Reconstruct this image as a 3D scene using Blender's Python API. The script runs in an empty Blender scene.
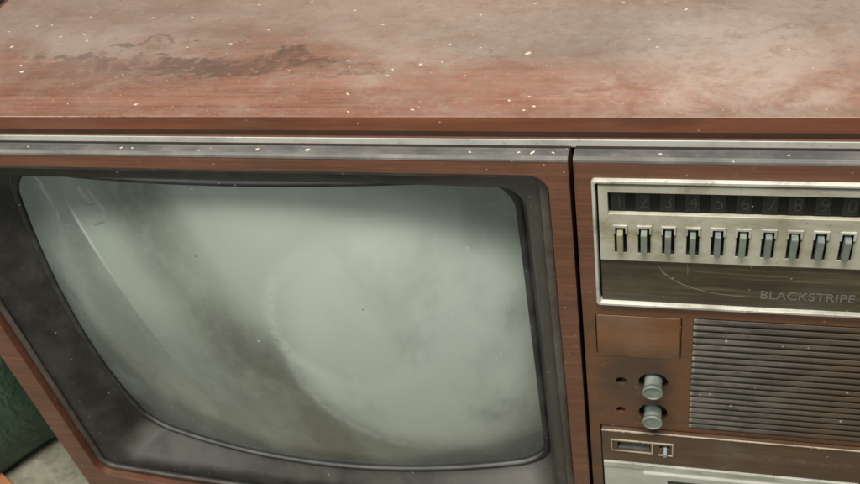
import bpy, bmesh, math, random
from mathutils import Vector, Matrix
random.seed(7)
S = 0.6                      # metres per plan unit
FL = -1.98                   # floor level in plan units
ORG = Vector((-0.48, 1.0, FL))
sc = bpy.context.scene
COL = sc.collection

# ------------------------------------------------------------ node helpers
class E:
    """a node socket with arithmetic"""
    def __init__(s, t, sock): s.t = t; s.s = sock
    def _m(s, op, *a, clamp=False):
        n = s.t.nodes.new('ShaderNodeMath'); n.operation = op; n.use_clamp = clamp
        for i, v in enumerate((s,) + a):
            if isinstance(v, E): s.t.links.new(v.s, n.inputs[i])
            else: n.inputs[i].default_value = v
        return E(s.t, n.outputs[0])
    def __add__(s, o): return s._m('ADD', o)
    __radd__ = __add__
    def __sub__(s, o): return s._m('SUBTRACT', o)
    def __rsub__(s, o): return (s * -1.0) + o
    def __mul__(s, o): return s._m('MULTIPLY', o)
    __rmul__ = __mul__
    def __truediv__(s, o): return s._m('DIVIDE', o)
    def sq(s): return s * s
    def abs(s): return s._m('ABSOLUTE')
    def sqrt(s): return s._m('SQRT')
    def sin(s): return s._m('SINE')
    def max(s, o): return s._m('MAXIMUM', o)
    def min(s, o): return s._m('MINIMUM', o)
    def sat(s): return s._m('ADD', 0.0, clamp=True)
    def step(s, a, b):
        """smooth 0..1 as s goes a..b"""
        n = s.t.nodes.new('ShaderNodeMapRange'); n.interpolation_type = 'SMOOTHSTEP'
        s.t.links.new(s.s, n.inputs[0])
        if a < b: n.inputs[1].default_value = a; n.inputs[2].default_value = b
        else:
            n.inputs[1].default_value = b; n.inputs[2].default_value = a
            n.inputs[3].default_value = 1; n.inputs[4].default_value = 0
        return E(s.t, n.outputs[0])

class Mat:
    def __init__(s, name, local=False):
        s.m = bpy.data.materials.new(name); s.m.use_nodes = True
        s.t = s.m.node_tree; s.b = s.t.nodes['Principled BSDF']
        tc = s.t.nodes.new('ShaderNodeTexCoord'); s.raw = tc.outputs['Object']
        if local:
            s.v = s.raw
        else:
            n = s.t.nodes.new('ShaderNodeVectorMath'); n.operation = 'MULTIPLY_ADD'
            s.t.links.new(s.raw, n.inputs[0]); n.inputs[1].default_value = (1/S,)*3; n.inputs[2].default_value = ORG
            s.v = n.outputs[0]
        sp = s.t.nodes.new('ShaderNodeSeparateXYZ'); s.t.links.new(s.v, sp.inputs[0])
        s.x, s.y, s.z = (E(s.t, sp.outputs[i]) for i in range(3))
    def _vec(s, scale, v=None, loc=(0, 0, 0)):
        n = s.t.nodes.new('ShaderNodeVectorMath'); n.operation = 'MULTIPLY_ADD'
        s.t.links.new(v or s.v, n.inputs[0]); n.inputs[1].default_value = scale; n.inputs[2].default_value = loc
        return n.outputs[0]
    def noise(s, scale, detail=4, rough=0.55, dist=0.0, loc=(0, 0, 0)):
        n = s.t.nodes.new('ShaderNodeTexNoise'); s.t.links.new(s._vec(scale, loc=loc), n.inputs['Vector'])
        n.inputs['Scale'].default_value = 1; n.inputs['Detail'].default_value = detail
        n.inputs['Roughness'].default_value = rough; n.inputs['Distortion'].default_value = dist
        return E(s.t, n.outputs['Fac'])
    def voro(s, scale, rnd=1.0, feature='F1'):
        n = s.t.nodes.new('ShaderNodeTexVoronoi'); n.feature = feature
        s.t.links.new(s._vec(scale), n.inputs['Vector']); n.inputs['Scale'].default_value = 1
        n.inputs['Randomness'].default_value = rnd
        c = s.t.nodes.new('ShaderNodeSeparateColor'); s.t.links.new(n.outputs['Color'], c.inputs[0])
        return E(s.t, n.outputs['Distance']), E(s.t, c.outputs[0])
    def mix(s, f, a, b):
        n = s.t.nodes.new('ShaderNodeMix'); n.data_type = 'RGBA'
        for i, v in ((0, f), (6, a), (7, b)):
            if isinstance(v, E): s.t.links.new(v.s, n.inputs[i])
            elif i == 0: n.inputs[0].default_value = v
            else: n.inputs[i].default_value = (*v, 1)
        return E(s.t, n.outputs[2])
    def ramp(s, f, stops):
        n = s.t.nodes.new('ShaderNodeValToRGB'); s.t.links.new(f.s, n.inputs[0])
        e = n.color_ramp.elements
        while len(e) < len(stops): e.new(0.5)
        for q, (p, c) in zip(e, stops): q.position = p; q.color = (*c, 1)
        return E(s.t, n.outputs[0])
    def set(s, **k):
        for a, v in k.items():
            a = {'color': 'Base Color', 'rough': 'Roughness', 'metal': 'Metallic', 'coat': 'Coat Weight', 'coat_r': 'Coat Roughness', 'spec': 'Specular IOR Level'}[a]
            if isinstance(v, E): s.t.links.new(v.s, s.b.inputs[a])
            else: s.b.inputs[a].default_value = (*v, 1) if isinstance(v, tuple) else v
        return s
    def bump(s, h, strength=0.3, dist=0.0005):
        n = s.t.nodes.new('ShaderNodeBump'); s.t.links.new(h.s, n.inputs['Height'])
        n.inputs['Strength'].default_value = strength; n.inputs['Distance'].default_value = dist
        s.t.links.new(n.outputs[0], s.b.inputs['Normal']); return s

def specks(m, dens=60, thr=0.10, keep=0.80):
    """tiny pale grit, 0..1"""
    d, r = m.voro((dens, dens, dens))
    return d.step(thr, thr*0.6) * r.step(keep, keep + 0.02)

def wood(name, dark, mid, light, rough=0.38, dustc=(0.30, 0.26, 0.22), dust=0.18, coat=0.25, grime=None, freq=1.0):
    m = Mat(name)
    g1 = m.noise((3.2, 95*freq, 95*freq), 5, 0.65, 0.3)
    g2 = m.noise((9, 260, 260), 3, 0.6)
    g3 = m.noise((1.3, 9, 9), 3, 0.5, 0.6)
    f = (g1*0.50 + g2*0.32 + g3*0.22 - 0.02)
    c = m.ramp(f, [(0.34, dark), (0.52, mid), (0.70, light)])
    du = m.noise((7, 7, 7), 6, 0.65)
    df = du.step(0.42, 0.75) * dust
    c = m.mix(df, c, dustc)
    if grime: c = grime(m, c)
    sp = specks(m, 75, 0.13, 0.86)
    c = m.mix(sp*0.5, c, (0.55, 0.47, 0.36))
    m.set(color=c, rough=(du*0.25 + rough), coat=coat, coat_r=0.25)
    m.bump(g1*0.6 + g2*0.5, 0.25, 0.0003)
    return m.m

def top_wood():
    m = Mat('dusty_walnut_top')
    g1 = m.noise((1.6, 40, 60), 5, 0.6, 0.4); g2 = m.noise((7, 160, 160), 3, 0.6)
    wc = m.ramp(g1*0.7 + g2*0.3, [(0.36, (0.125, 0.046, 0.027)), (0.50, (0.215, 0.088, 0.053)), (0.64, (0.31, 0.142, 0.092))])
    n1 = m.noise((3.6, 6.5, 1), 6, 0.62, 0.5); n2 = m.noise((15, 21, 1), 5, 0.68, 0.5); n3 = m.noise((1.7, 4.2, 1), 2, 0.5, loc=(3, 1, 0))
    n4 = m.noise((60, 75, 1), 4, 0.65, 0.4)
    # how deep the dust lies: thick at the back, rubbed away towards the front edge
    yb = 1.165 - (m.x + 0.7).max(0.0)*0.075
    d = (m.y - yb)*5.5 + (n1 - 0.5)*2.6 + (n2 - 0.5)*1.9 + (n4-0.5)*1.5 + (n3 - 0.5)*0.8
    f = d.step(-0.85, 1.0)*0.64 + (n4 - 0.5)*0.35 + (n2 - 0.5)*0.3
    thin = m.mix(n3.step(0.35, 0.65), (0.35, 0.205, 0.155), (0.255, 0.165, 0.135))
    full = m.mix(n1.step(0.3, 0.7), (0.225, 0.168, 0.135), (0.37, 0.305, 0.26))
    dc = m.mix(f, thin, full)
    veil = m.x.step(-0.60, 0.05)*0.42*n2.step(0.15, 0.55) + 0.24 + (n4 - 0.5)*0.4
    c = m.mix((f + veil).sat()*0.97, wc, dc)
    # paler pink patches near the right front
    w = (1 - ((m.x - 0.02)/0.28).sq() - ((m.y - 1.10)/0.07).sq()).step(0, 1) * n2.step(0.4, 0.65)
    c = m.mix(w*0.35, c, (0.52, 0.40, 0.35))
    # old water stains, dark and wrinkled
    rag = (n2 - 0.5)*2.2 + (n4 - 0.5)*1.6
    def ell(x, y, a, b): return (1 - ((m.x - x)/a).sq() - ((m.y - y)/b).sq() + rag).step(0, 0.5)
    gry = (1 - ((m.x + 0.19)/0.28).sq() - ((m.y - 1.25)/0.11).sq()).step(0, 0.8)
    c = m.mix(gry*0.28, c, (0.20, 0.18, 0.155))
    pale_dust = (1 - ((m.x - 0.04)/0.17).sq() - ((m.y - 1.20)/0.14).sq()).step(0, 0.9)  # paler pinkish dust on the right
    c = m.mix(pale_dust*0.34, c, (0.50, 0.42, 0.37))
    wn = m.noise((10, 34, 1), 4, 0.6, 1.4, loc=(5, 2, 0))
    wy = m.y + (m.noise((9, 9, 1), 4, 0.6, 0.4, loc=(7, 3, 0)) - 0.5)*0.16
    br = m.noise((26, 46, 1), 3, 0.55, 1.2, loc=(2, 6, 0))
    def wet(x, y, a, b): return (1 - ((m.x - x)/a).sq() - ((wy - y)/b).sq() + (br - 0.5)*2.6 + (n4 - 0.5)*1.5).step(-0.1, 0.9)
    st = (wet(-0.69, 1.186, 0.19, 0.027) + wet(-0.80, 1.196, 0.07, 0.018)*0.9 + wet(-0.98, 1.200, 0.14, 0.016)*0.7 + wet(-0.88, 1.252, 0.10, 0.006)*0.7 + wet(-0.50, 1.150, 0.08, 0.007)*0.5).sat()
    c = m.mix(st*(n2.step(0.3, 0.6)*0.35 + 0.45), c, (0.085, 0.055, 0.044))
    st2 = ell(-0.93, 1.175, 0.20, 0.032)*n2.step(0.38, 0.55)
    c = m.mix(st2*0.62, c, (0.17, 0.10, 0.078))
    st3 = ell(-0.45, 1.16, 0.16, 0.025)*wn.step(0.44, 0.60)
    c = m.mix(st3*0.35, c, (0.22, 0.13, 0.10))
    st4 = ell(-0.16, 1.228, 0.20, 0.03)*n2.step(0.38, 0.6)
    c = m.mix(st4*0.35, c, (0.24, 0.18, 0.15))
    ln = (m.noise((8, 20, 1), 3, 0.5, 1.6, loc=(1, 8, 0)) - 0.5).abs().step(0.012, 0.003)
    lm = (ell(-0.80, 1.245, 0.17, 0.045) + ell(-0.60, 1.215, 0.10, 0.03)).sat()
    c = m.mix(ln*lm*0.65, c, (0.11, 0.08, 0.06))
    c = m.mix(n4.step(0.52, 0.66)*0.30, c, (0.16, 0.10, 0.075))
    c = m.mix(n4.step(0.46, 0.34)*0.16, c, (0.52, 0.45, 0.38))
    blotch = m.noise((20, 26, 1), 4, 0.65, 0.4, loc=(9, 4, 0)).step(0.55, 0.63)
    c = m.mix(blotch*0.34, c, (0.24, 0.15, 0.11))
    sp = specks(m, 95, 0.12, 0.80)
    c = m.mix(sp*0.55, c, (0.70, 0.62, 0.50))
    m.set(color=c, rough=(f*0.30 + 0.36 + n2*0.12), coat=0.12, coat_r=0.35)
    m.bump(n4*0.5 + n2*0.5 + g2*0.3, 0.35, 0.0006)
    return m.m

def plastic(name, col, dustc, dust=0.35, rough=0.45, n=14, speck=0.6, spec=0.5, settle=0.0):
    m = Mat(name)
    a = m.noise((n, n, n), 6, 0.62, 0.3); b = m.noise((n*6,)*3, 3, 0.6)
    c = m.mix(a.step(0.35, 0.75)*dust + b.step(0.5, 0.8)*dust*0.35, col, dustc)
    if settle:                                    # dust that has settled on faces looking upwards
        g = m.t.nodes.new('ShaderNodeNewGeometry'); q = m.t.nodes.new('ShaderNodeSeparateXYZ'); m.t.links.new(g.outputs['Normal'], q.inputs[0])
        c = m.mix(E(m.t, q.outputs[2]).step(0.10, 0.60)*settle*(a.step(0.2, 0.7)*0.5 + 0.5), c, dustc)
    c = m.mix(specks(m, 70, 0.13, 0.84)*speck, c, (0.5, 0.46, 0.38))
    m.set(color=c, rough=a*0.25 + rough, spec=spec); m.bump(b, 0.15, 0.0003)
    return m.m

def metal(name, col, tarn, rough=0.34, amt=0.6, metallic=0.75):
    m = Mat(name)
    a = m.noise((8, 14, 14), 6, 0.65, 0.5); b = m.noise((4, 320, 320), 2, 0.5); p = m.noise((90, 90, 90), 4, 0.7)
    c = m.mix(a.step(0.4, 0.75)*amt + p.step(0.58, 0.72)*amt*0.5, col, tarn)
    m.set(color=c, rough=(a*0.3 + rough + b*0.08), metal=metallic); m.bump(b*0.4 + p*0.6, 0.15, 0.0002)
    return m.m

def plain(name, col, rough=0.5, metallic=0.0, var=0.3, n=40, local=False):
    m = Mat(name, local)
    a = m.noise((n, n, n), 4, 0.6)
    m.set(color=m.mix(a.step(0.3, 0.8)*var, col, tuple(min(1, v*1.7 + 0.02) for v in col)), rough=rough, metal=metallic)
    return m.m

def glass_mat():
    m = Mat('dusty_picture_tube')
    u = m.x + 0.704; v = m.z + 1.2626
    big = m.noise((3.2, 3.2, 3.2), 3, 0.5, 0.4); med = m.noise((8, 8, 5), 5, 0.6, 0.25); fine = m.noise((60, 60, 60), 4, 0.6)
    wob = (big - 0.5)*0.09
    c = m.mix(big.step(0.3, 0.7), (0.150, 0.174, 0.154), (0.202, 0.228, 0.202))
    # slanting dark reflection painted into the glass colour
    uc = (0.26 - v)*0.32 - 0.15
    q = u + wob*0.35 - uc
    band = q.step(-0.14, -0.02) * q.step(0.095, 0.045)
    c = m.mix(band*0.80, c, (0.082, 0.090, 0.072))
    # the lighter patch left of it with one crisp edge
    e = (u + 0.318 - (v - 0.235)*-0.27)
    sm = e.step(-0.004, 0.006) * e.step(0.20, 0.03) * v.step(0.33, 0.25) * v.step(-0.12, 0.15)
    c = m.mix(sm*0.55, c, (0.40, 0.45, 0.385))
    c = m.mix((e - 0.003).abs().step(0.006, 0.001)*v.step(0.33, 0.27)*v.step(0.12, 0.24)*0.5, c, (0.62, 0.64, 0.56))
    # round swirl left by a cloth
    du = u - 0.135; dv = (v - 0.10)
    r = (du.sq() + (dv*0.80).sq()).sqrt() + wob*0.25
    ring = (r - 0.125).abs().step(0.022, 0.0)*(u.step(0.17, 0.03))
    inside = r.step(0.140, 0.115)
    pe = 1 - ((u - 0.27)/0.265).sq() - ((v - 0.02)/0.33).sq()
    pale = pe.step(-0.10, 0.45)  # broad pale reflection painted into the glass colour
    c = m.mix(pale*0.72*med.step(0.05, 0.6), c, (0.57, 0.62, 0.57))
    arc = (pe - 0.10).abs().step(0.10, 0.0)*v.step(0.10, -0.05)*u.step(0.32, 0.10)*fine.step(0.3, 0.6)
    c = m.mix(arc*0.22, c, (0.62, 0.66, 0.60))
    c = m.mix(inside*0.22, c, (0.30, 0.32, 0.28))
    c = m.mix(ring*0.36*fine.step(0.2, 0.6), c, (0.62, 0.66, 0.60))
    up = (1 - ((u - 0.10)/0.32).sq() - ((v - 0.24)/0.22).sq()).step(0, 1)  # upper part of the same painted reflection
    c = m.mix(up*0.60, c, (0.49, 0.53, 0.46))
    # lower left patch with a clean border
    lp = (u*-0.8 + v*-0.6)
    edge = (lp + big*0.05 - 0.325).step(0.0, 0.02)
    c = m.mix(edge*0.45, c, (0.10, 0.115, 0.10))
    c = m.mix((med.step(0.42, 0.68))*0.30, c, (0.40, 0.44, 0.38))
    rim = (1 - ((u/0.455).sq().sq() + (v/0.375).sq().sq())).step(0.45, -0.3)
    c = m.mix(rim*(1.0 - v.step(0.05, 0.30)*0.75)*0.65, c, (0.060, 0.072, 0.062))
    dd, rr_ = m.voro((30, 30, 30))
    clu = (1 - ((u - 0.19)/0.16).sq() - ((v - 0.06)/0.11).sq()).step(0, 0.5)
    c = m.mix(dd.step(0.085, 0.05)*rr_.step(0.80, 0.82)*0.7, c, (0.55, 0.58, 0.50))
    c = m.mix(dd.step(0.07, 0.04)*(rr_.step(0.06, 0.04) + rr_.step(0.5, 0.48)*clu).sat()*0.8, c, (0.02, 0.02, 0.02))
    c = m.mix(fine.step(0.45, 0.75)*0.10, c, (0.40, 0.44, 0.38))
    m.set(color=c, rough=0.42, coat=1.0, coat_r=(med*0.14 + 0.07))
    m.b.inputs['Coat IOR'].default_value = 1.5
    m.bump(fine, 0.03, 0.0002)
    return m.m

# ------------------------------------------------------------ mesh helpers
def L(p):        # plan point -> television-local metres
    return (Vector(p) - ORG) * S

def link(name, bm, mats, parent=None, smooth=None, bevel=0.0, seg=2):
    bmesh.ops.recalc_face_normals(bm, faces=bm.faces)
    me = bpy.data.meshes.new(name); bm.to_mesh(me); bm.free()
    for m in (mats if isinstance(mats, (list, tuple)) else [mats]): me.materials.append(m)
    o = bpy.data.objects.new(name, me); COL.objects.link(o)
    if parent: o.parent = parent
    if smooth is not None:
        for p in me.polygons: p.use_smooth = True
        me.set_sharp_from_angle(angle=math.radians(smooth))
    if bevel:
        b = o.modifiers.new('bevel', 'BEVEL'); b.width = bevel; b.segments = seg; b.limit_method = 'ANGLE'; b.angle_limit = math.radians(35)
        b.harden_normals = False
    return o

def box(bm, x0, x1, y0, y1, z0, z1, mi=0, f=L):
    vs = [bm.verts.new(f((x, y, z))) for x in (x0, x1) for y in (y0, y1) for z in (z0, z1)]
    for q in ((0, 1, 3, 2), (4, 6, 7, 5), (0, 4, 5, 1), (2, 3, 7, 6), (0, 2, 6, 4), (1, 5, 7, 3)):
        fc = bm.faces.new([vs[i] for i in q]); fc.material_index = mi
def prism(bm, prof, x0, x1, mi=0, f=L):
    """profile of (y, z) run along x"""
    a = [bm.verts.new(f((x0, y, z))) for y, z in prof]; b = [bm.verts.new(f((x1, y, z))) for y, z in prof]
    n = len(prof)
    for i in range(n):
        bm.faces.new((a[i], a[(i+1) % n], b[(i+1) % n], b[i])).material_index = mi
    bm.faces.new(a).material_index = mi; bm.faces.new(b[::-1]).material_index = mi
def rr(a, b, r, n=10, m=16):
    """rounded rectangle, counter-clockwise, always the same number of points"""
    P = []
    for cx, cz, t0 in ((a-r, b-r, 0), (-a+r, b-r, 90), (-a+r, -b+r, 180), (a-r, -b+r, 270)):
        for k in range(n+1):
            t = math.radians(t0 + 90*k/n); P.append((cx + r*math.cos(t), cz + r*math.sin(t)))
    out = []
    for i, p in enumerate(P):
        q = P[(i+1) % len(P)]; k = m if (i % (n+1)) == n else 1
        for j in range(k): out.append((p[0] + (q[0]-p[0])*j/k, p[1] + (q[1]-p[1])*j/k))
    return out
def loft(bm, loops, mi=0, close_first=False, close_last=False):
    R_ = [[bm.verts.new(L(p)) for p in lp] for lp in loops]
    n = len(R_[0])
    for k, (A, B) in enumerate(zip(R_, R_[1:])):
        idx = mi[k] if isinstance(mi, (list, tuple)) else mi
        for i in range(n):
            bm.faces.new((A[i], A[(i+1) % n], B[(i+1) % n], B[i])).material_index = idx
    if close_first: bm.faces.new(R_[0])
    if close_last: bm.faces.new(R_[-1][::-1])
def rect_loop(x0, x1, z0, z1, y, r, bow=0.0):
    cx, cz, a, b = (x0+x1)/2, (z0+z1)/2, (x1-x0)/2, (z1-z0)/2
    out = []
    for x, z in rr(a, b, r):
        if z < 0: z -= bow*(1 - (x/a)**2)*min(1, -z/b)
        out.append((cx+x, y, cz+z))
    return out
GX, GZ, GA, GB, GR, GY, GK, GBX, GBZ = -0.704, -1.2626, 0.4566, 0.3787, 0.0575, 1.0058, 0.5727, 0.0191, 0.0483
def glass_loop(grow=0.0, dy=0.0, r=GR):
    out = []
    for x, z in rr(GA, GB, r):
        x2 = x*(1 - GBX*(z/GB)**2); z2 = z*(1 - GBZ*(x/GA)**2)
        y = GY + (x2*x2 + z2*z2)*GK/2 + dy
        l = math.hypot(x2, z2)
        x2 *= 1 + grow/GA; z2 *= 1 + grow/GB
        out.append((GX+x2, y, GZ+z2))
    return out
def mixl(A, B, t, dy=0.0):
    return [(a[0]+(b[0]-a[0])*t, a[1]+(b[1]-a[1])*t+dy, a[2]+(b[2]-a[2])*t) for a, b in zip(A, B)]
def disc_cyl(bm, x, z, prof, n=40, mi=0, f=L):
    """turned shape about the line through (x, z) running along y; prof = [(y, r)...]"""
    rings = []
    for y, r in prof:
        rings.append([bm.verts.new(f((x + r*math.cos(2*math.pi*i/n), y, z + r*math.sin(2*math.pi*i/n)))) for i in range(n)])
    for A, B in zip(rings, rings[1:]):
        for i in range(n): bm.faces.new((A[i], A[(i+1) % n], B[(i+1) % n], B[i])).material_index = mi
    bm.faces.new(rings[0]).material_index = mi; bm.faces.new(rings[-1][::-1]).material_index = mi
def ribbon(bm, pts, w, off=0.0006, mi=0):
    """thin raised streak along plan points lying on a front face"""
    P = [Vector(p) for p in pts]; T = []
    for i, p in enumerate(P):
        d = (P[min(i+1, len(P)-1)] - P[max(i-1, 0)]).normalized(); nrm = Vector((-d.z, 0, d.x))
        ww = w*(0.35 + 0.65*math.sin(math.pi*(i+0.3)/(len(P)-0.4)))
        T.append((p + nrm*ww, p - nrm*ww))
    for (a, b), (c, d) in zip(T, T[1:]):
        fv = [bm.verts.new(L(q + Vector((0, -off, 0)))) for q in (a, b, d, c)]
        bk = [bm.verts.new(L(q + Vector((0, off, 0)))) for q in (a, b, d, c)]
        bm.faces.new(fv).material_index = mi
        for i in range(4): bm.faces.new((fv[i], fv[(i+1) % 4], bk[(i+1) % 4], bk[i])).material_index = mi
def bake_cut(o, cutters):
    """cut the cutter shapes out of the object and keep the result as its mesh"""
    for c in cutters:
        md = o.modifiers.new('cut', 'BOOLEAN'); md.operation = 'DIFFERENCE'; md.solver = 'EXACT'; md.object = c
    bpy.context.view_layer.update()
    dg = bpy.context.evaluated_depsgraph_get()
    me = bpy.data.meshes.new_from_object(o.evaluated_get(dg))
    o.modifiers.clear(); old = o.data; o.data = me
    bpy.data.meshes.remove(old)
    for c in cutters: d = c.data; bpy.data.objects.remove(c); bpy.data.meshes.remove(d)
def cutter(fn):
    bm = bmesh.new(); fn(bm); bmesh.ops.recalc_face_normals(bm, faces=bm.faces)
    me = bpy.data.meshes.new('cut'); bm.to_mesh(me); bm.free()
    o = bpy.data.objects.new('cut', me); COL.objects.link(o); o.location = TV.location; return o
def tag(o, label, cat, group=None, kind=None):
    o['label'] = label
    if cat: o['category'] = cat
    if group: o['group'] = group
    if kind: o['kind'] = kind

# ------------------------------------------------------------ materials
M = {}
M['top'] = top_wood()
def front_grime(m, c):
    k = m.noise((25, 25, 25), 4, 0.6)
    low = m.z.step(-1.04, -1.10)*m.x.step(-0.152, -0.150)
    c = m.mix(low*0.60, c, (0.135, 0.056, 0.019))
    k3 = m.noise((5, 7, 7), 4, 0.6, 0.5, loc=(2, 7, 1))
    c = m.mix(k3.step(0.50, 0.68)*low*0.7, c, (0.060, 0.034, 0.018))
    ed = ((m.x + 0.169).abs().step(0.010, 0.018))*m.x.step(-0.19, -0.18)*m.x.step(-0.14, -0.15)
    c = m.mix(ed*k.step(0.35, 0.6)*0.6, c, (0.05, 0.022, 0.013))
    k5 = m.noise((70, 70, 70), 3, 0.6)
    c = m.mix(k5.step(0.62, 0.72)*0.35, c, (0.30, 0.17, 0.11))
    w = (1 - ((m.x + 0.065)/0.075).sq() - ((m.z + 1.235)/0.085).sq()).step(0.0, 0.8)
    c = m.mix(w*(k*0.4 + 0.6)*0.80, c, (0.042, 0.034, 0.024))
    k2 = m.noise((6, 9, 9), 5, 0.6)
    c = m.mix(k2.step(0.5, 0.7)*0.35, c, (0.055, 0.030, 0.016))
    return c
def edge_tone(m, c):
    k = m.noise((40, 60, 60), 3, 0.6)
    w = m.z.step(-0.7449, -0.7444)*m.x.step(-0.70, -0.92)*k.step(0.35, 0.5)  # broken pale line along the top edge, stronger to the left
    c = m.mix(w*0.8, c, (0.62, 0.48, 0.38))
    return m.mix(m.noise((4, 9, 30), 4, 0.6).step(0.52, 0.66)*0.5, c, (0.07, 0.025, 0.014))
M['edge'] = wood('walnut_edge_band', (0.12, 0.036, 0.015), (0.19, 0.060, 0.024), (0.25, 0.088, 0.038), 0.42, dust=0.10, freq=0.6, grime=edge_tone)
def door_grime(m, c):
    k = m.noise((9, 14, 14), 5, 0.6, 0.5)
    w = m.z.step(-1.135, -1.18)*0.6 + k.step(0.5, 0.7)*0.4
    return m.mix(w, c, (0.085, 0.045, 0.019))
M['door'] = wood('small_door_plastic', (0.13, 0.050, 0.019), (0.17, 0.068, 0.026), (0.21, 0.09, 0.038), 0.40, dust=0.2, freq=0.2, grime=door_grime)
M['front'] = wood('walnut_front', (0.080, 0.028, 0.014), (0.150, 0.055, 0.029), (0.23, 0.095, 0.055), 0.40, dust=0.13, dustc=(0.26, 0.17, 0.12), grime=front_grime)
M['side'] = wood('walnut_side', (0.10, 0.036, 0.022), (0.17, 0.066, 0.040), (0.24, 0.10, 0.062), 0.45, dust=0.25)
def tape_smear(m, c):
    k = m.noise((60, 60, 90), 4, 0.7); k2 = m.noise((7, 20, 20), 3, 0.6)
    w = (m.z + 1.4065).abs().step(0.010, 0.004)*m.x.step(0.05, 0.10)*m.x.step(0.285, 0.26)
    c = m.mix(w*k.step(0.45, 0.6)*0.55, c, (0.17, 0.12, 0.08))
    return m.mix(k2.step(0.5, 0.7)*0.6, c, (0.045, 0.024, 0.012))
M['tape'] = wood('brown_plastic_woodgrain', (0.052, 0.027, 0.012), (0.088, 0.046, 0.021), (0.13, 0.073, 0.037), 0.42, grime=tape_smear, dust=0.18, freq=0.5)
M['worn'] = metal('worn_pale_edge', (0.55, 0.45, 0.34), (0.17, 0.085, 0.045), 0.5, 1.2, 0.1)
M['stripe'] = wood('dark_woodgrain_foil', (0.012, 0.009, 0.004), (0.050, 0.036, 0.019), (0.20, 0.155, 0.095), 0.42, dust=0.28, dustc=(0.17, 0.15, 0.10), freq=1.0)
M['recess'] = plain('dark_brown_recess', (0.110, 0.052, 0.032), 0.6)
M['well'] = plain('shaded_button_well', (0.022, 0.022, 0.016), 0.6)
M['black'] = plain('black_gap', (0.006, 0.005, 0.004), 0.7, var=0.2)
M['bezel'] = plastic('black_bezel_plastic', (0.010, 0.0098, 0.0108), (0.120, 0.107, 0.086), 0.30, 0.38, n=15, settle=0.48)
_m = M['bezel']; _t = _m.node_tree; _b = _t.nodes['Principled BSDF']      # browner, lighter tone towards the right-hand side
_tc = _t.nodes.new('ShaderNodeTexCoord'); _sp = _t.nodes.new('ShaderNodeSeparateXYZ'); _t.links.new(_tc.outputs['Object'], _sp.inputs[0])
_f = E(_t, _sp.outputs[0]).step(0.02, 0.16)*0.30
_mx = _t.nodes.new('ShaderNodeMix'); _mx.data_type = 'RGBA'; _t.links.new(_f.s, _mx.inputs[0]); _t.links.new(_b.inputs['Base Color'].links[0].from_socket, _mx.inputs[6])
_mx.inputs[7].default_value = (0.13, 0.113, 0.090, 1); _t.links.new(_mx.outputs[2], _b.inputs['Base Color'])
M['rim'] = plastic('brown_grey_rim', (0.060, 0.046, 0.036), (0.20, 0.18, 0.155), 0.45, 0.40)
M['lip'] = plastic('tube_gasket', (0.012, 0.012, 0.011), (0.20, 0.19, 0.17), 0.2, 0.40, settle=0.7)
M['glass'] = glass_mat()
M['silver'] = metal('bright_trim_metal', (0.58, 0.57, 0.50), (0.22, 0.20, 0.15), 0.44, 0.95, 0.25)
M['strip'] = metal('long_bright_strip', (0.62, 0.62, 0.56), (0.30, 0.29, 0.24), 0.40, 0.9, 0.25)
M['plate'] = metal('dull_tuner_plate', (0.54, 0.52, 0.43), (0.30, 0.26, 0.16), 0.42, 1.0, 0.3)
M['deck'] = metal('silver_deck', (0.62, 0.61, 0.56), (0.40, 0.38, 0.32), 0.36, 0.5, 0.40)
M['deck_dark'] = plastic('dark_deck_window', (0.030, 0.032, 0.032), (0.16, 0.16, 0.15), 0.4, 0.35)
M['ledge'] = plastic('grey_ledge_plastic', (0.11, 0.105, 0.098), (0.30, 0.275, 0.245), 0.55, 0.40, n=9, speck=0.9)
M['ledge_shade'] = plastic('shaded_ledge_plastic', (0.085, 0.083, 0.080), (0.26, 0.25, 0.24), 0.55, 0.40, n=12, speck=0.9)  # same ledge plastic, darkened to paint in the shade on its flat top
M['window'] = plastic('smoked_dial_window', (0.004, 0.004, 0.004), (0.022, 0.022, 0.018), 0.35, 0.35, spec=0.2)
M['cell'] = plain('smoked_dial_cell', (0.005, 0.005, 0.005), 0.5)
M['digit'] = plain('faded_digit', (0.023, 0.023, 0.020), 0.6)
M['letters'] = plain('worn_grey_lettering', (0.155, 0.148, 0.13), 0.45, 0.1)
M['scratch'] = plain('pale_scratch', (0.155, 0.14, 0.10), 0.5)
m = Mat('grille_slat_plastic')
a = m.noise((9, 16, 16), 6, 0.65, 0.4); b = m.noise((26, 50, 50), 5, 0.7); b2 = m.noise((120, 120, 120), 3, 0.6)
c = m.mix(m.x.step(0.08, 0.24)*0.7 + a.step(0.45, 0.7)*0.3, (0.056, 0.047, 0.038), (0.078, 0.047, 0.026))
c = m.mix((a*0.5 + b*0.5).step(0.40, 0.62)*0.55*m.x.step(0.34, 0.0), c, (0.20, 0.182, 0.155))
c = m.mix(b.step(0.55, 0.7)*0.4, c, (0.035, 0.028, 0.022))
c = m.mix(m.x.step(0.0245, 0.0180)*b2.step(0.4, 0.55)*0.7, c, (0.30, 0.26, 0.21))
c = m.mix(specks(m, 60, 0.15, 0.84)*0.7, c, (0.42, 0.38, 0.30))
m.set(color=c, rough=a*0.3 + 0.42); m.bump(b2, 0.3, 0.0004); M['slat'] = m.m
M['knob'] = plastic('grey_green_knob', (0.15, 0.18, 0.16), (0.38, 0.39, 0.34), 0.6, 0.30, n=45, speck=0.3)
M['knob_ring'] = plastic('grey_green_knob_ring', (0.045, 0.055, 0.048), (0.14, 0.15, 0.13), 0.4, 0.4, n=60, speck=0.2)
BT = [(0.27, 0.255, 0.155), (0.185, 0.215, 0.165), (0.145, 0.16, 0.15), (0.155, 0.185, 0.15), (0.145, 0.17, 0.16)]
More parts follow.
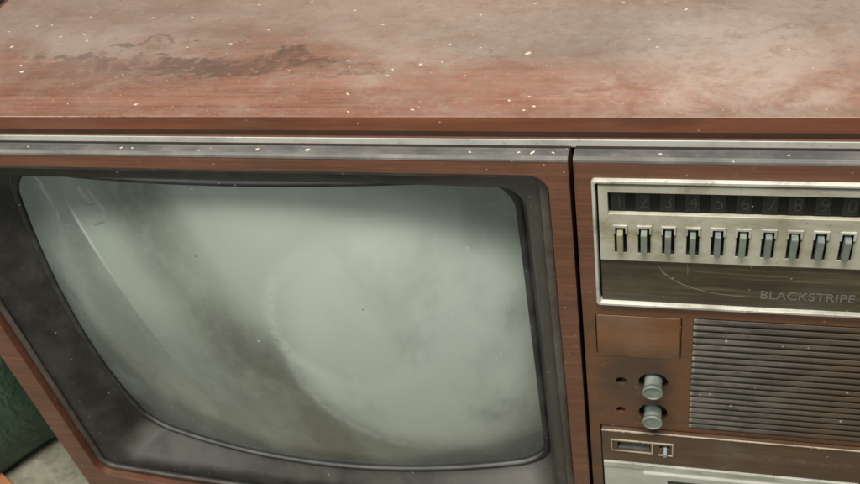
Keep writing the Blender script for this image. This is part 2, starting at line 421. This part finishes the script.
for i, c in enumerate(BT): M['btn%d' % i] = plastic('channel_button_tint_%s' % 'abcde'[i], c, (0.36, 0.36, 0.30), 0.35, 0.35, n=80, speck=0.2)
M['mark'] = plain('glass_mark', (0.20, 0.225, 0.195), 0.6)
M['flake'] = plain('pale_flake', (0.60, 0.53, 0.40), 0.8, var=0.2, local=True)
M['blue'] = plain('blue_grey_lever', (0.32, 0.34, 0.45), 0.35)

# ------------------------------------------------------------ the television
TV = bpy.data.objects.new('console_television', None); COL.objects.link(TV)
def W(x, y, z): return Vector((x*S, y*S, (z - FL)*S))
TV.location = W(*ORG)
tag(TV, 'old wood veneer console television with wide grey-green tube and radio controls on the right', 'television')

XL, XR = -1.325, 0.375
DIV0, DIV1 = -0.1545, -0.1475
bm = bmesh.new()                                    # body: side panels, bottom and back behind the fronts
box(bm, XL, XL+0.035, 1.024, 1.70, -1.86, -0.7691)
box(bm, XR-0.035, XR, 1.024, 1.70, -1.86, -0.7691)
box(bm, XL+0.036, XR-0.036, 1.10, 1.70, -1.86, -1.83)
box(bm, XL+0.036, XR-0.036, 1.68, 1.70, -1.829, -0.7691)
link('cabinet_body', bm, M['side'], TV, bevel=0.001)
bm = bmesh.new(); box(bm, XL+0.05, XR-0.05, 1.05, 1.66, FL, -1.8605)
link('plinth', bm, M['recess'], TV, bevel=0.001)
# top board with its edge band and a shallow cove beneath
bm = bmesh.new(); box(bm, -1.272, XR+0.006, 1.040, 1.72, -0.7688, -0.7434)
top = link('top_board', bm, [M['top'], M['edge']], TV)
for p in top.data.polygons:
    if abs(p.normal.z) < 0.5 or p.normal.z < 0: p.material_index = 1
bv = top.modifiers.new('bevel', 'BEVEL'); bv.width = 0.0009; bv.segments = 2
bm = bmesh.new()
prism(bm, [(1.0412, -0.7690), (1.0450, -0.7795), (1.0450, -0.7918), (1.10, -0.7918), (1.10, -0.7690)], -1.270, XR)
prism(bm, [(1.0392, -0.7800), (1.0392, -0.7915), (1.0448, -0.7915), (1.0448, -0.7800)], -1.294, XR)
link('cove_moulding', bm, M['recess'], TV)
bm = bmesh.new(); prism(bm, [(1.0375, -0.7797), (1.0375, -0.7915), (1.0390, -0.7915), (1.0390, -0.7795), (1.0380, -0.7793)], -1.295, XR)
link('trim_strip', bm, M['strip'], TV, bevel=0.0003)
bm = bmesh.new(); box(bm, XL+0.036, XR-0.036, 1.0455, 1.06, -0.8000, -0.7925)
link('gap_liner', bm, M['black'], TV)

# ledges on top of the two front units
def ledge(x0, x1):
    bm = bmesh.new()
    prism(bm, [(1.000, -0.7875), (1.0003, -0.7850), (1.0022, -0.7826), (1.0050, -0.7818), (1.0050, -0.7885), (1.0, -0.7885)], x0, x1)
    prism(bm, [(1.0052, -0.7822), (1.0130, -0.7822), (1.0270, -0.7858), (1.0270, -0.7885), (1.0052, -0.7885)], x0, x1, 1)
    prism(bm, [(1.0272, -0.7875), (1.0350, -0.7875), (1.0350, -0.7886), (1.0272, -0.7886)], x0, x1, 2)
    return link('front_ledge', bm, [M['ledge'], M['ledge_shade'], M['black']], TV)
ledge(XL, DIV0); ledge(DIV1, XR)

# wooden front round the screen
bm = bmesh.new()
OUT = dict(x0=XL, x1=DIV0, z0=-1.85, z1=-0.7890)
def outl(y): return rect_loop(OUT['x0'], OUT['x1'], OUT['z0'], OUT['z1'], y, 0.0006)
HX0, HX1, HZ0, HZ1 = -1.276, -0.1835, -1.712, -0.8135
def hole(y, g=0.0, r=0.030, bow=0.030): return rect_loop(HX0-g, HX1+g, HZ0-g, HZ1+g, y, r, bow)
loft(bm, [outl(1.05), outl(1.0006), hole(1.0006, 0.0015), hole(1.002), hole(1.05)])
link('front_frame', bm, M['front'], TV, smooth=30)
bm = bmesh.new()                                    # narrower bottom rail, proud seam at the mitre
# moulded surround: rim bead, groove, hollow slope, gasket
g_out = glass_loop(0.016, -0.004)
r0 = hole(1.024, -0.0015)
r1 = hole(1.017, -0.0025); r1b = hole(1.015, -0.005); r2 = hole(1.015, -0.015, 0.024); r2b = hole(1.019, -0.0172, 0.023); r3 = hole(1.0225, -0.0185, 0.022)
r4 = hole(1.022, -0.022, 0.020); 
bm = bmesh.new()
def prof(t, d): return [(a[0]+(b[0]-a[0])*t, a[1]+(b[1]-a[1])*d, a[2]+(b[2]-a[2])*t) for a, b in zip(r4, g_out)]
S1 = prof(0.16, 0.0); S2 = prof(0.44, 0.07); S3 = prof(0.62, 0.30); S4 = prof(0.84, 0.84)
G0 = glass_loop(0.013, -0.001); G1 = glass_loop(0.0095, -0.0045); G2 = glass_loop(0.004, -0.0045); G3 = glass_loop(0.001, -0.001); G4 = glass_loop(-0.0015, 0.006); 
loft(bm, [r0, r1, r1b, r2, r2b, r3, r4, S1, S2, S3, S4, G0, G1, G2, G3, G4], mi=[1]*4 + [2]*1 + [0]*5 + [0] + [3]*3 + [2])
link('screen_surround', bm, [M['bezel'], M['rim'], M['black'], M['lip']], TV, smooth=50)

# picture tube: domed faceplate
bm = bmesh.new()
K = 26
base = glass_loop(0.003, 0.002)
c0 = (GX, GY+0.002, GZ)
rings = []
for k in range(1, K+1):
    t = k/K; ring = []
    for p in base:
        x, z = (p[0]-GX)*t, (p[2]-GZ)*t
        ring.append(bm.verts.new(L((GX+x, GY+0.002+(x*x+z*z)*GK/2, GZ+z))))
    rings.append(ring)
cv = bm.verts.new(L(c0)); n = len(base)
for i in range(n): bm.faces.new((cv, rings[0][i], rings[0][(i+1) % n]))
for A, B in zip(rings, rings[1:]):
    for i in range(n): bm.faces.new((A[i], A[(i+1) % n], B[(i+1) % n], B[i]))
back = []
for t, dy in ((1.0, 0.05), (0.6, 0.30), (0.16, 0.42), (0.16, 0.60)):
    back.append([bm.verts.new(L((GX+(p[0]-GX)*t, 1.06+dy, GZ+(p[2]-GZ)*t))) for p in base])
for A, B in zip([rings[-1]]+back, back):
    for i in range(n):
        f = bm.faces.new((A[i], A[(i+1) % n], B[(i+1) % n], B[i])); f.material_index = 1
bm.faces.new(back[-1]).material_index = 1
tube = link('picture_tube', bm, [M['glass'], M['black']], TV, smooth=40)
def gp(x, z): return (x, GY+0.002+((x-GX)**2+(z-GZ)**2)*GK/2, z)
bm = bmesh.new()
def path(ps, k=5):
    out = []
    for a, b in zip(ps, ps[1:]):
        for j in range(k): out.append(gp(a[0]+(b[0]-a[0])*j/k, a[1]+(b[1]-a[1])*j/k))
    out.append(gp(*ps[-1])); return out
for ps, w in ((((-1.108, -0.905), (-1.088, -0.915), (-1.075, -0.955), (-1.072, -0.985)), 0.0065),
              (((-1.085, -1.000), (-1.060, -0.999), (-1.040, -0.996)), 0.0045), (((-1.075, -1.034), (-1.050, -1.030), (-1.035, -1.026)), 0.0045),
              (((-1.001, -0.908), (-0.995, -0.925), (-0.985, -0.940)), 0.005), (((-0.985, -0.910), (-0.972, -0.930), (-0.960, -0.950), (-0.968, -0.975), (-0.995, -0.985)), 0.004),
              (((-1.000, -0.948), (-0.985, -0.948), (-0.970, -0.940)), 0.004)):
    bm = bmesh.new(); ribbon(bm, path(ps), w*1.25, 0.00008)
    link('glass_mark', bm, M['mark'], tube)  # small pale strokes at the upper left of the glass

# ------------------------------------------------------------ control side
bm = bmesh.new()
box(bm, DIV1, XR, 1.0, 1.05, -1.85, -0.7890)
cp = link('control_panel', bm, M['front'], TV)
KX, KZ = -0.0405, (-1.2385, -1.3175)
HOLES = ((-0.0915, -1.2405, 0.0094), (-0.0935, -1.3165, 0.0078))
FX0, FX1, FZ0, FZ1 = -0.1245, 0.302, -1.0565, -0.8140
GRX0, GRX1, GRZ0, GRZ1 = 0.0175, 0.345, -1.3525, -1.0800
TX0, TX1 = -0.1265, 0.300
cut = []
cut.append(cutter(lambda b: box(b, GRX0, GRX1, 0.98, 1.022, GRZ0, GRZ1)))
cut.append(cutter(lambda b: box(b, FX0+0.002, FX1-0.002, 0.98, 1.02, FZ0+0.002, FZ1-0.002)))
cut.append(cutter(lambda b: box(b, TX0-0.003, TX1+0.003, 0.98, 1.03, -1.80, -1.3630)))
for z in KZ: cut.append(cutter(lambda b: disc_cyl(b, KX, z, [(0.96, 0.0235), (1.03, 0.0235)])))
for x, z, r in HOLES: cut.append(cutter(lambda b: disc_cyl(b, x, z, [(0.98, r), (1.02, r)], 24)))
cut.append(cutter(lambda b: disc_cyl(b, -0.1125, -1.1915, [(0.98, 0.0022), (1.01, 0.0022)], 12)))
# seams round the small door
cut.append(cutter(lambda b: box(b, -0.1290, -0.1272, 0.98, 1.006, -1.176, -1.0825)))
cut.append(cutter(lambda b: box(b, -0.0008, 0.0012, 0.98, 1.006, -1.1785, -1.0825)))
cut.append(cutter(lambda b: box(b, -0.1271, -0.0009, 0.98, 1.0015, -1.0832, -1.0822)))
bake_cut(cp, cut)
bm = bmesh.new(); box(bm, -0.1262, -0.0018, 0.9992, 1.0008, -1.1782, -1.0838)
link('small_door', bm, M['door'], cp, bevel=0.0004)
# liners that make the holes read dark
for x, z, r in HOLES + tuple((KX, z, 0.0233) for z in KZ):
    bm = bmesh.new(); disc_cyl(bm, x, z, [(1.012, r*0.985), (1.024, r*0.985)], 28)
    link('socket', bm, M['black'], cp)
for z in KZ:
    bm = bmesh.new()
    disc_cyl(bm, KX, z, [(1.016, 0.0140), (0.9850, 0.0143)])
    disc_cyl(bm, KX, z, [(0.9849, 0.0136), (0.9822, 0.0136)], mi=1)
    disc_cyl(bm, KX, z, [(0.9821, 0.0154), (0.9814, 0.0160), (0.9776, 0.0160), (0.9767, 0.0153), (0.9767, 0.0136), (0.9779, 0.0130), (0.9779, 0.002)])
    link('control_knob', bm, [M['knob'], M['knob_ring']], TV, smooth=35)

# speaker grille
bm = bmesh.new()
NS = 19; pitch = (GRZ1-GRZ0)/NS
for i in range(NS):
    z = GRZ1 - pitch*(i+0.5)
    prism(bm, [(0.9992, z-pitch*0.34), (0.9980, z-pitch*0.05), (0.9998, z+pitch*0.30), (1.010, z+pitch*0.33), (1.010, z-pitch*0.36), (1.0005, z-pitch*0.37)], GRX0+0.0004, GRX1-0.0004)
gr = link('speaker_grille', bm, M['slat'], TV, bevel=0.0002, seg=1)
bm = bmesh.new(); box(bm, GRX0+0.0005, GRX1-0.0005, 1.0125, 1.0215, GRZ0+0.0005, GRZ1-0.0005)
link('grille_cloth', bm, M['black'], gr)

# tuner: bright frame, plate, dial window, buttons, dark stripe
tun = None
bm = bmesh.new()
def fr(x0, x1, z0, z1, y, r): return rect_loop(x0, x1, z0, z1, y, r)
loft(bm, [fr(FX0, FX1, FZ0, FZ1, 1.019, 0.0055), fr(FX0, FX1, FZ0, FZ1, 0.9955, 0.0055), fr(FX0+0.001, FX1-0.001, FZ0+0.001, FZ1-0.001, 0.9940, 0.005),
          fr(FX0+0.0040, FX1-0.0040, FZ0+0.0046, FZ1-0.0046, 0.9940, 0.0035), fr(FX0+0.0049, FX1-0.0049, FZ0+0.0055, FZ1-0.0055, 0.9955, 0.003),
          fr(FX0+0.0049, FX1-0.0049, FZ0+0.0055, FZ1-0.0055, 1.019, 0.003)])
tun = link('tuner_frame', bm, M['silver'], TV, smooth=35)
bm = bmesh.new(); box(bm, FX0+0.0056, FX1-0.0056, 1.008, 1.0188, FZ0+0.0063, FZ1-0.0063)
link('groove_liner', bm, M['black'], tun)
PX0, PX1, PZ0, PZ1 = FX0+0.0085, FX1-0.0085, -0.9630, FZ1-0.0105
WX0, WX1, WZ0, WZ1 = -0.1030, 0.262, -0.8745, -0.8365
bm = bmesh.new(); box(bm, PX0, PX1, 0.9965, 1.0085, PZ0, PZ1)
plate = link('tuner_plate', bm, M['plate'], tun)
BX = [-0.0872 + 0.03275*i for i in range(10)]
cut = [cutter(lambda b: box(b, WX0, WX1, 0.98, 1.0045, WZ0, WZ1))]
for x in BX: cut.append(cutter(lambda b: box(b, x-0.0082, x+0.0082, 0.98, 1.0075, -0.9470, -0.8985)))
bake_cut(plate, cut)
b_ = plate.modifiers.new('bevel', 'BEVEL'); b_.width = 0.0006; b_.segments = 2; b_.limit_method = 'ANGLE'
bm = bmesh.new(); box(bm, WX0+0.0003, WX1-0.0003, 1.0030, 1.0044, WZ0+0.0003, WZ1-0.0003)
for i, x in enumerate(BX): box(bm, x-0.0120, x+0.0075, 1.0018, 1.0032, WZ0+0.003, WZ1-0.004, 1)
link('dial_window', bm, [M['window'], M['cell']], tun)
def text(s, size, parent, name, mat, x, y, z, ext=0.0002, sx=1.0, align='CENTER', offset=0.0):
    cu = bpy.data.curves.new(name, 'FONT'); cu.body = s; cu.size = size; cu.extrude = ext; cu.align_x = align; cu.align_y = 'CENTER'; cu.offset = offset
    t = bpy.data.objects.new('t', cu); COL.objects.link(t); bpy.context.view_layer.update()
    me = bpy.data.meshes.new_from_object(t.evaluated_get(bpy.context.evaluated_depsgraph_get()))
    bpy.data.objects.remove(t); bpy.data.curves.remove(cu)
    me.transform(Matrix.Translation(L((x, y, z))) @ Matrix.Rotation(math.pi/2, 4, 'X') @ Matrix.Diagonal((sx, 1, 1, 1)))
    me.materials.clear(); me.materials.append(mat)
    for p in me.polygons: p.material_index = 0
    if name is None: return me
    o = bpy.data.objects.new(name, me); COL.objects.link(o); o.parent = parent; return o
for i, x in enumerate(BX):
    text('1234567890'[i], 0.0205, tun, 'channel_number', M['digit'], x-0.0005, 1.0014, (WZ0+WZ1)/2, 0.00015, 0.72)
for i, x in enumerate(BX):
    k = (0, 1, 2, 3, 4, 1, 2, 3, 4, 2)[i]
    dx = random.uniform(-0.0003, 0.0003); dz = random.uniform(-0.0020, 0.0010)
    py = random.uniform(-0.0008, 0.0014); bm = bmesh.new()
    prism(bm, [(0.9885+py, -0.9420), (0.9865+py, -0.9060+dz), (0.9872+py, -0.9040+dz), (1.0065, -0.9010+dz), (1.0065, -0.9460)], x-0.0041+dx, x+0.0041+dx)
    link('channel_button', bm, M['btn%d' % k], tun, bevel=0.0004)
    bm = bmesh.new()                              # bright chamfered lip over each slot
    y0, y1 = 0.9945, 0.9975
    box(bm, x-0.0100, x+0.0100, y0, y1, -0.8986, -0.8945)
    box(bm, x-0.0100, x-0.0070, y0, y1, -0.9100, -0.89865)
    box(bm, x+0.0070, x+0.0100, y0, y1, -0.9100, -0.89865)
    link('button_lip', bm, M['silver'], tun, bevel=0.0003)
    bm = bmesh.new()                              # dark liner round the key, slot shade put into its colour
    loft(bm, [rect_loop(x-0.0081, x+0.0081, -0.9469, -0.8986, 0.9970, 0.0004), rect_loop(x-0.0079, x+0.0079, -0.9467, -0.8988, 0.9972, 0.0004), rect_loop(x-0.0079, x+0.0079, -0.9467, -0.8988, 1.0070, 0.0004)], close_last=True)
    link('button_well', bm, M['well'], tun)
bm = bmesh.new(); box(bm, PX0, PX1, 1.001, 1.0085, FZ0+0.0064, PZ0-0.0012)
stripe = link('stripe_panel', bm, M['stripe'], tun)
bm = bmesh.new()
sc_pts = [(-0.0370, -0.966), (-0.0345, -0.975), (-0.0297, -0.9845), (-0.018, -0.999), (-0.0026, -1.0095), (0.015, -1.0175), (0.0330, -1.0235), (0.053, -1.0275), (0.0743, -1.0295), (0.092, -1.030)]
ribbon(bm, [(x, 1.001, z) for x, z in sc_pts], 0.00075, 0.0003)
ribbon(bm, [(-0.0297, 1.001, -0.9865), (-0.027, 1.001, -0.990), (-0.022, 1.001, -0.9945)], 0.0011, 0.0004)
ribbon(bm, [(0.004, 1.001, -0.968), (0.006, 1.001, -0.978), (0.0062, 1.001, -0.990)], 0.0006, 0.0003)
link('scratch', bm, M['scratch'], stripe)
# word mark, wide and thin, with the faint rule below
text('BLACKSTRIPE', 0.0128, tun, 'lettering', M['letters'], 0.1695, 1.0008, -1.0245, 0.0001, 1.0, offset=0.00004)
lt = [o for o in COL.objects if o.name == 'lettering'][0]
bb = [v.co for v in lt.data.vertices]; x0_, x1_ = min(v.x for v in bb), max(v.x for v in bb); z0_, z1_ = min(v.z for v in bb), max(v.z for v in bb)
tx0, tx1 = L((0.1080, 0, 0)).x, L((0.2330, 0, 0)).x; tz0, tz1 = L((0, 0, -1.0325)).z, L((0, 0, -1.0165)).z
for v in lt.data.vertices:
    v.co.x = tx0 + (v.co.x-x0_)/(x1_-x0_)*(tx1-tx0); v.co.z = tz0 + (v.co.z-z0_)/(z1_-z0_)*(tz1-tz0)

# tape unit under the grille: brown bar with worn top edge, silver deck
bm = bmesh.new()
box(bm, TX0, TX1, 0.992, 1.03, -1.4540, -1.3660)
bar = link('tape_unit', bm, M['tape'], TV)
bake_cut(bar, [cutter(lambda b: box(b, -0.1000, -0.0450, 0.97, 1.004, -1.4200, -1.3985)), cutter(lambda b: box(b, -0.0290, -0.0120, 0.97, 1.004, -1.4080, -1.3990))])
b_ = bar.modifiers.new('bevel', 'BEVEL'); b_.width = 0.0006; b_.segments = 2; b_.limit_method = 'ANGLE'
bm = bmesh.new(); 
xs = [TX0 + (TX1-TX0)*i/120 for i in range(121)]
for a, b in zip(xs, xs[1:]):
    d = random.uniform(-0.0009, 0.0004) + (0.0016 if a < -0.04 and random.random() < 0.7 else 0)
    prism(bm, [(0.9912, -1.3655), (0.9912, -1.3668-d), (0.9922, -1.3668-d), (0.9922, -1.3659), (0.9935, -1.3659), (0.9935, -1.3655)], a, b+0.00001)
link('worn_edge', bm, M['worn'], bar)
bm = bmesh.new()
X0, X1, Z0, Z1 = -0.1115, -0.0060, -1.4235, -1.3905
for a in ((X0, X1, Z1-0.0022, Z1), (X0, X0+0.0022, Z0, Z1-0.0023), (X0+0.0023, -0.0400, Z0, Z0+0.0016), (-0.0422, -0.0400, Z0+0.0017, Z1-0.0023), (X1-0.0018, X1, Z0-0.002, Z1-0.0023), (-0.030, X1-0.0019, Z0-0.002, Z0-0.0006)):
    box(bm, a[0], a[1], 0.9902, 0.9925, a[2], a[3])
link('switch_frame', bm, M['worn'], bar)
bm = bmesh.new(); box(bm, -0.0998, -0.0452, 1.0015, 1.0038, -1.4198, -1.3987)
prism(bm, [(0.9935, -1.4195), (0.9935, -1.4165), (1.001, -1.4085), (1.001, -1.4195)], -0.0990, -0.0460, 1)
for k in range(4): box(bm, -0.092+k*0.0125, -0.084+k*0.0125, 0.9995, 1.0012, -1.4060, -1.4025, 1)
link('indicator_window', bm, [M['window'], M['deck_dark']], bar)
bm = bmesh.new(); box(bm, -0.0288, -0.0122, 1.0028, 1.0038, -1.4078, -1.3992)
prism(bm, [(1.002, -1.4060), (0.9820, -1.4040), (0.9800, -1.4075), (0.9815, -1.4170), (0.9870, -1.4170), (1.002, -1.4065)], -0.0215, -0.0165, 1)
link('slide_lever', bm, [M['black'], M['blue']], bar)
bm = bmesh.new()
box(bm, TX0+0.001, TX1-0.002, 0.992, 1.03, -1.77, -1.4570)
deck = link('cassette_deck', bm, M['deck'], TV, bevel=0.0012)
bm = bmesh.new()
box(bm, TX0+0.001, TX1-0.002, 0.9895, 0.9918, -1.4700, -1.4572)
link('deck_rail', bm, M['silver'], deck, bevel=0.0005)
bm = bmesh.new()
loft(bm, [fr(-0.056, 0.290, -1.765, -1.4790, 0.9925, 0.002), fr(-0.056, 0.290, -1.765, -1.4790, 0.9875, 0.002), fr(-0.0545, 0.2885, -1.763, -1.4805, 0.9865, 0.002),
          fr(-0.014, 0.284, -1.760, -1.4945, 0.9865, 0.002), fr(-0.013, 0.283, -1.759, -1.4955, 0.9900, 0.002)], close_last=False)
dr = link('deck_door', bm, M['deck'], deck, smooth=30)
bm = bmesh.new(); box(bm, -0.0129, 0.2829, 0.9900, 0.9915, -1.7589, -1.4956)
link('deck_window', bm, M['deck_dark'], deck)

# ------------------------------------------------------------ surroundings
def G(p): return Vector((p[0]*S, p[1]*S, (p[2]-FL)*S))
m = Mat('concrete_floor', True)
a = m.noise((3, 3, 3), 6, 0.65, 0.5); b = m.noise((28, 28, 28), 5, 0.7); dk = m.noise((14, 14, 14), 3, 0.5, loc=(4, 4, 0)).step(0.64, 0.70)
b3 = m.noise((75, 75, 75), 5, 0.7)
c = m.mix(a.step(0.3, 0.7), (0.26, 0.25, 0.18), (0.40, 0.38, 0.29)); c = m.mix(b.step(0.45, 0.65)*0.55, c, (0.19, 0.175, 0.12)); c = m.mix(b3.step(0.5, 0.66)*0.4, c, (0.12, 0.11, 0.08)); c = m.mix(b3.step(0.45, 0.35)*0.4, c, (0.52, 0.50, 0.41)); c = m.mix(dk*0.6, c, (0.11, 0.10, 0.07))
m.set(color=c, rough=0.8); m.bump(b, 0.4, 0.002)
bm = bmesh.new(); vs = [bm.verts.new(v) for v in ((-4, -3.5, 0), (3, -3.5, 0), (3, 1.3, 0), (-4, 1.3, 0))]; bm.faces.new(vs)
fl = link('floor', bm, m.m); fl['kind'] = 'structure'
m = Mat('dark_wall', True)
a = m.noise((2, 2, 2), 5, 0.6); m.set(color=m.mix(a, (0.010, 0.008, 0.006), (0.03, 0.024, 0.018)), rough=0.9)
bm = bmesh.new(); box(bm, -4, 3, 1.3, 1.4, 0, 2.6, f=Vector)
wl = link('wall', bm, m.m); wl['kind'] = 'structure'

# green plastic sack slumped on the floor left of the set
m = Mat('green_sack', True)
a = m.noise((7, 7, 2.5), 5, 0.6, 1.0); b = m.noise((160, 160, 160), 2, 0.5)
m.set(color=m.mix(a.step(0.3, 0.7), (0.022, 0.058, 0.034), (0.060, 0.115, 0.075)), rough=0.5); m.bump(a*1.0 + b*0.05, 0.9, 0.03)
bm = bmesh.new()
bmesh.ops.create_icosphere(bm, subdivisions=5, radius=1)
from mathutils import noise as mn
for v in bm.verts:
    p = v.co.copy(); q = Vector([math.copysign(abs(t)**0.55, t) for t in p])
    n = mn.noise(p*1.6)*0.10 + mn.noise(Vector((p.x*4, p.y*4, p.z*1.4)))*0.055 + mn.noise(Vector((p.x*11, p.y*11, p.z*4)))*0.015
    q *= 1 + n; fo = 1 + 0.05*math.sin(p.x*9 + p.z*3) + 0.05*math.sin(p.x*17 - p.z*4 + 1)
    v.co = Vector((q.x*0.26, q.y*0.20*fo, max(0.004*math.sin(p.x*8) + 0.004, (q.z*0.19 + 0.160))))
sack = link('sack', bm, m.m, smooth=180)
sack.location = G((-1.93, 1.315, FL)); sack.location.z = 0.001; sack.rotation_euler = (0, 0, math.radians(50))
tag(sack, 'dark green crumpled sack on the floor left of the television', 'sack')

# orange board lying in front of it
m = Mat('orange_board', True)
a = m.noise((4, 60, 60), 4, 0.6); m.set(color=m.mix(a, (0.38, 0.15, 0.06), (0.60, 0.30, 0.14)), rough=0.35)
bm = bmesh.new(); box(bm, -0.10, 0.05, -0.10, 0, 0, 0.02, f=Vector)
bd = link('wooden_board', bm, m.m, bevel=0.002)
tag(bd, 'orange wooden board with a bright edge lying on the concrete floor at lower left', 'board')
bd.location = G((-1.710, 1.096, FL)); bd.rotation_euler = (0, 0, math.radians(-28)); bd.location.z = 0.001

# pale flakes
def flake(x, y, z, size, front=False, label='', group=''):
    bm = bmesh.new(); k = random.choice((5, 6, 7)); P = []
    el = random.uniform(0.28, 0.62); t = size*random.uniform(0.10, 0.20)
    for i in range(k):
        an = 2*math.pi*i/k + random.uniform(-0.25, 0.25); r = size*random.uniform(0.75, 1.1)
        P.append((r*math.cos(an), r*el*math.sin(an)))
    lo = [bm.verts.new((a, b, 0)) for a, b in P]; hi = [bm.verts.new((a*0.8, b*0.8, t*random.uniform(0.7, 1.6))) for a, b in P]
    bm.faces.new(lo[::-1]); bm.faces.new(hi)
    for i in range(k): bm.faces.new((lo[i], lo[(i+1) % k], hi[(i+1) % k], hi[i]))
    o = link('flake', bm, M['flake'])
    o.location = G((x, y, z))
    rz = random.uniform(-0.9, 0.9)
    o.rotation_euler = (math.pi/2, rz, 0) if front else (0, 0, rz)
    tag(o, label, 'flake', group)
TOPF = [(-1.197,1.301),(-1.158,1.248),(-1.088,1.167),(-1.102,1.187),(-1.148,1.319),(-1.117,1.320),(-1.075,1.279),(-1.031,1.285),(-1.014,1.263),(-1.049,1.345),(-0.889,1.155),(-0.946,1.073),(-0.824,1.071),(-0.920,1.336),(-0.841,1.334),(-0.807,1.235),(-0.728,1.371),(-0.679,1.286),(-0.732,1.244),(-0.544,1.342),(-0.482,1.293),(-0.510,1.188),(-0.503,1.170),(-0.436,1.144),(-0.432,1.161),(-0.391,1.174),(-0.485,1.097),(-0.471,1.052),(-0.377,1.057),(-0.599,1.161),(-0.632,1.377),(-0.241,1.348),(-0.325,1.316),(-0.308,1.218),(-0.233,1.199),(-0.359,1.179),(-0.318,1.142),(-0.242,1.079),(-0.205,1.065),(-0.218,1.056),(-0.357,1.229),(-0.104,1.343),(-0.215,1.088),(-0.010,1.316),(-0.059,1.233),(-0.047,1.212),(0.129,1.199)]
BIG = {2: 1.7, 34: 2.0, 23: 1.35, 26: 1.3, 21: 1.2, 28: 1.3, 8: 1.2}
for i, (x, y) in enumerate(TOPF):
    flake(x, y, -0.7433, 0.0020*random.uniform(0.75, 1.1)*BIG.get(i, 1.0), label='tiny pale flake lying on the dusty top board', group='pale flakes on the television top')
LEDF = [(-1.002,1.026),(-0.836,1.020),(-0.817,1.021),(-0.609,1.015),(-0.530,1.019),(-0.290,1.021),(-0.203,1.019),(-0.222,1.015),(-0.175,1.023),(-0.035,1.024),(0.124,1.025)]
for i, (x, y) in enumerate(LEDF):
    flake(x, min(y, 1.012), -0.7819, 0.0018*(1.6 if i in (3, 4, 6) else 1.0), label='tiny pale flake resting on the grey ledge above the screen and controls', group='pale flakes on the grey ledge')

# ------------------------------------------------------------ light
w = bpy.data.worlds.new('World'); sc.world = w; w.use_nodes = True
bg = w.node_tree.nodes['Background']; bg.inputs[0].default_value = (0.92, 1.0, 0.93, 1); bg.inputs[1].default_value = 0.12
def area(name, loc, target, size, energy, color=(1, 1, 1), sy=None):
    l = bpy.data.lights.new(name, 'AREA'); l.energy = energy; l.color = color
    l.shape = 'RECTANGLE'; l.size = size; l.size_y = sy or size
    o = bpy.data.objects.new(name, l); COL.objects.link(o); o.location = loc
    o.rotation_euler = (Vector(target) - Vector(loc)).to_track_quat('-Z', 'Y').to_euler(); return o
area('ceiling_light', (-0.15, 0.02, 2.4), (-0.25, 0.45, 0.7), 1.2, 47, (1.0, 0.97, 0.88), 0.30)
area('window_light', (-1.5, -1.3, 1.75), (-0.3, 0.6, 0.6), 0.8, 19, (0.92, 0.98, 1.0))

# ------------------------------------------------------------ camera
R = ((0.96505363, 0.21427731, -0.1508533), (0.03612104, -0.67893641, -0.733308), (-0.25955107, 0.70223257, -0.66294997))
cam = bpy.data.cameras.new('camera'); co = bpy.data.objects.new('camera', cam); COL.objects.link(co)
r, d, f = (Vector(v) for v in R)
mt = Matrix((r, -d, -f)).transposed().to_4x4(); mt.translation = W(0, 0, 0)
co.matrix_world = mt
cam.sensor_fit = 'HORIZONTAL'; cam.sensor_width = 36; cam.lens = 946.09/860*36; cam.clip_start = 0.02; cam.clip_end = 50
cam.dof.use_dof = True; cam.dof.focus_distance = 0.76; cam.dof.aperture_fstop = 14
sc.camera = co
sc.view_settings.view_transform = 'Standard'; sc.view_settings.look = 'None'; sc.view_settings.gamma = 1; sc.view_settings.exposure = 0.2
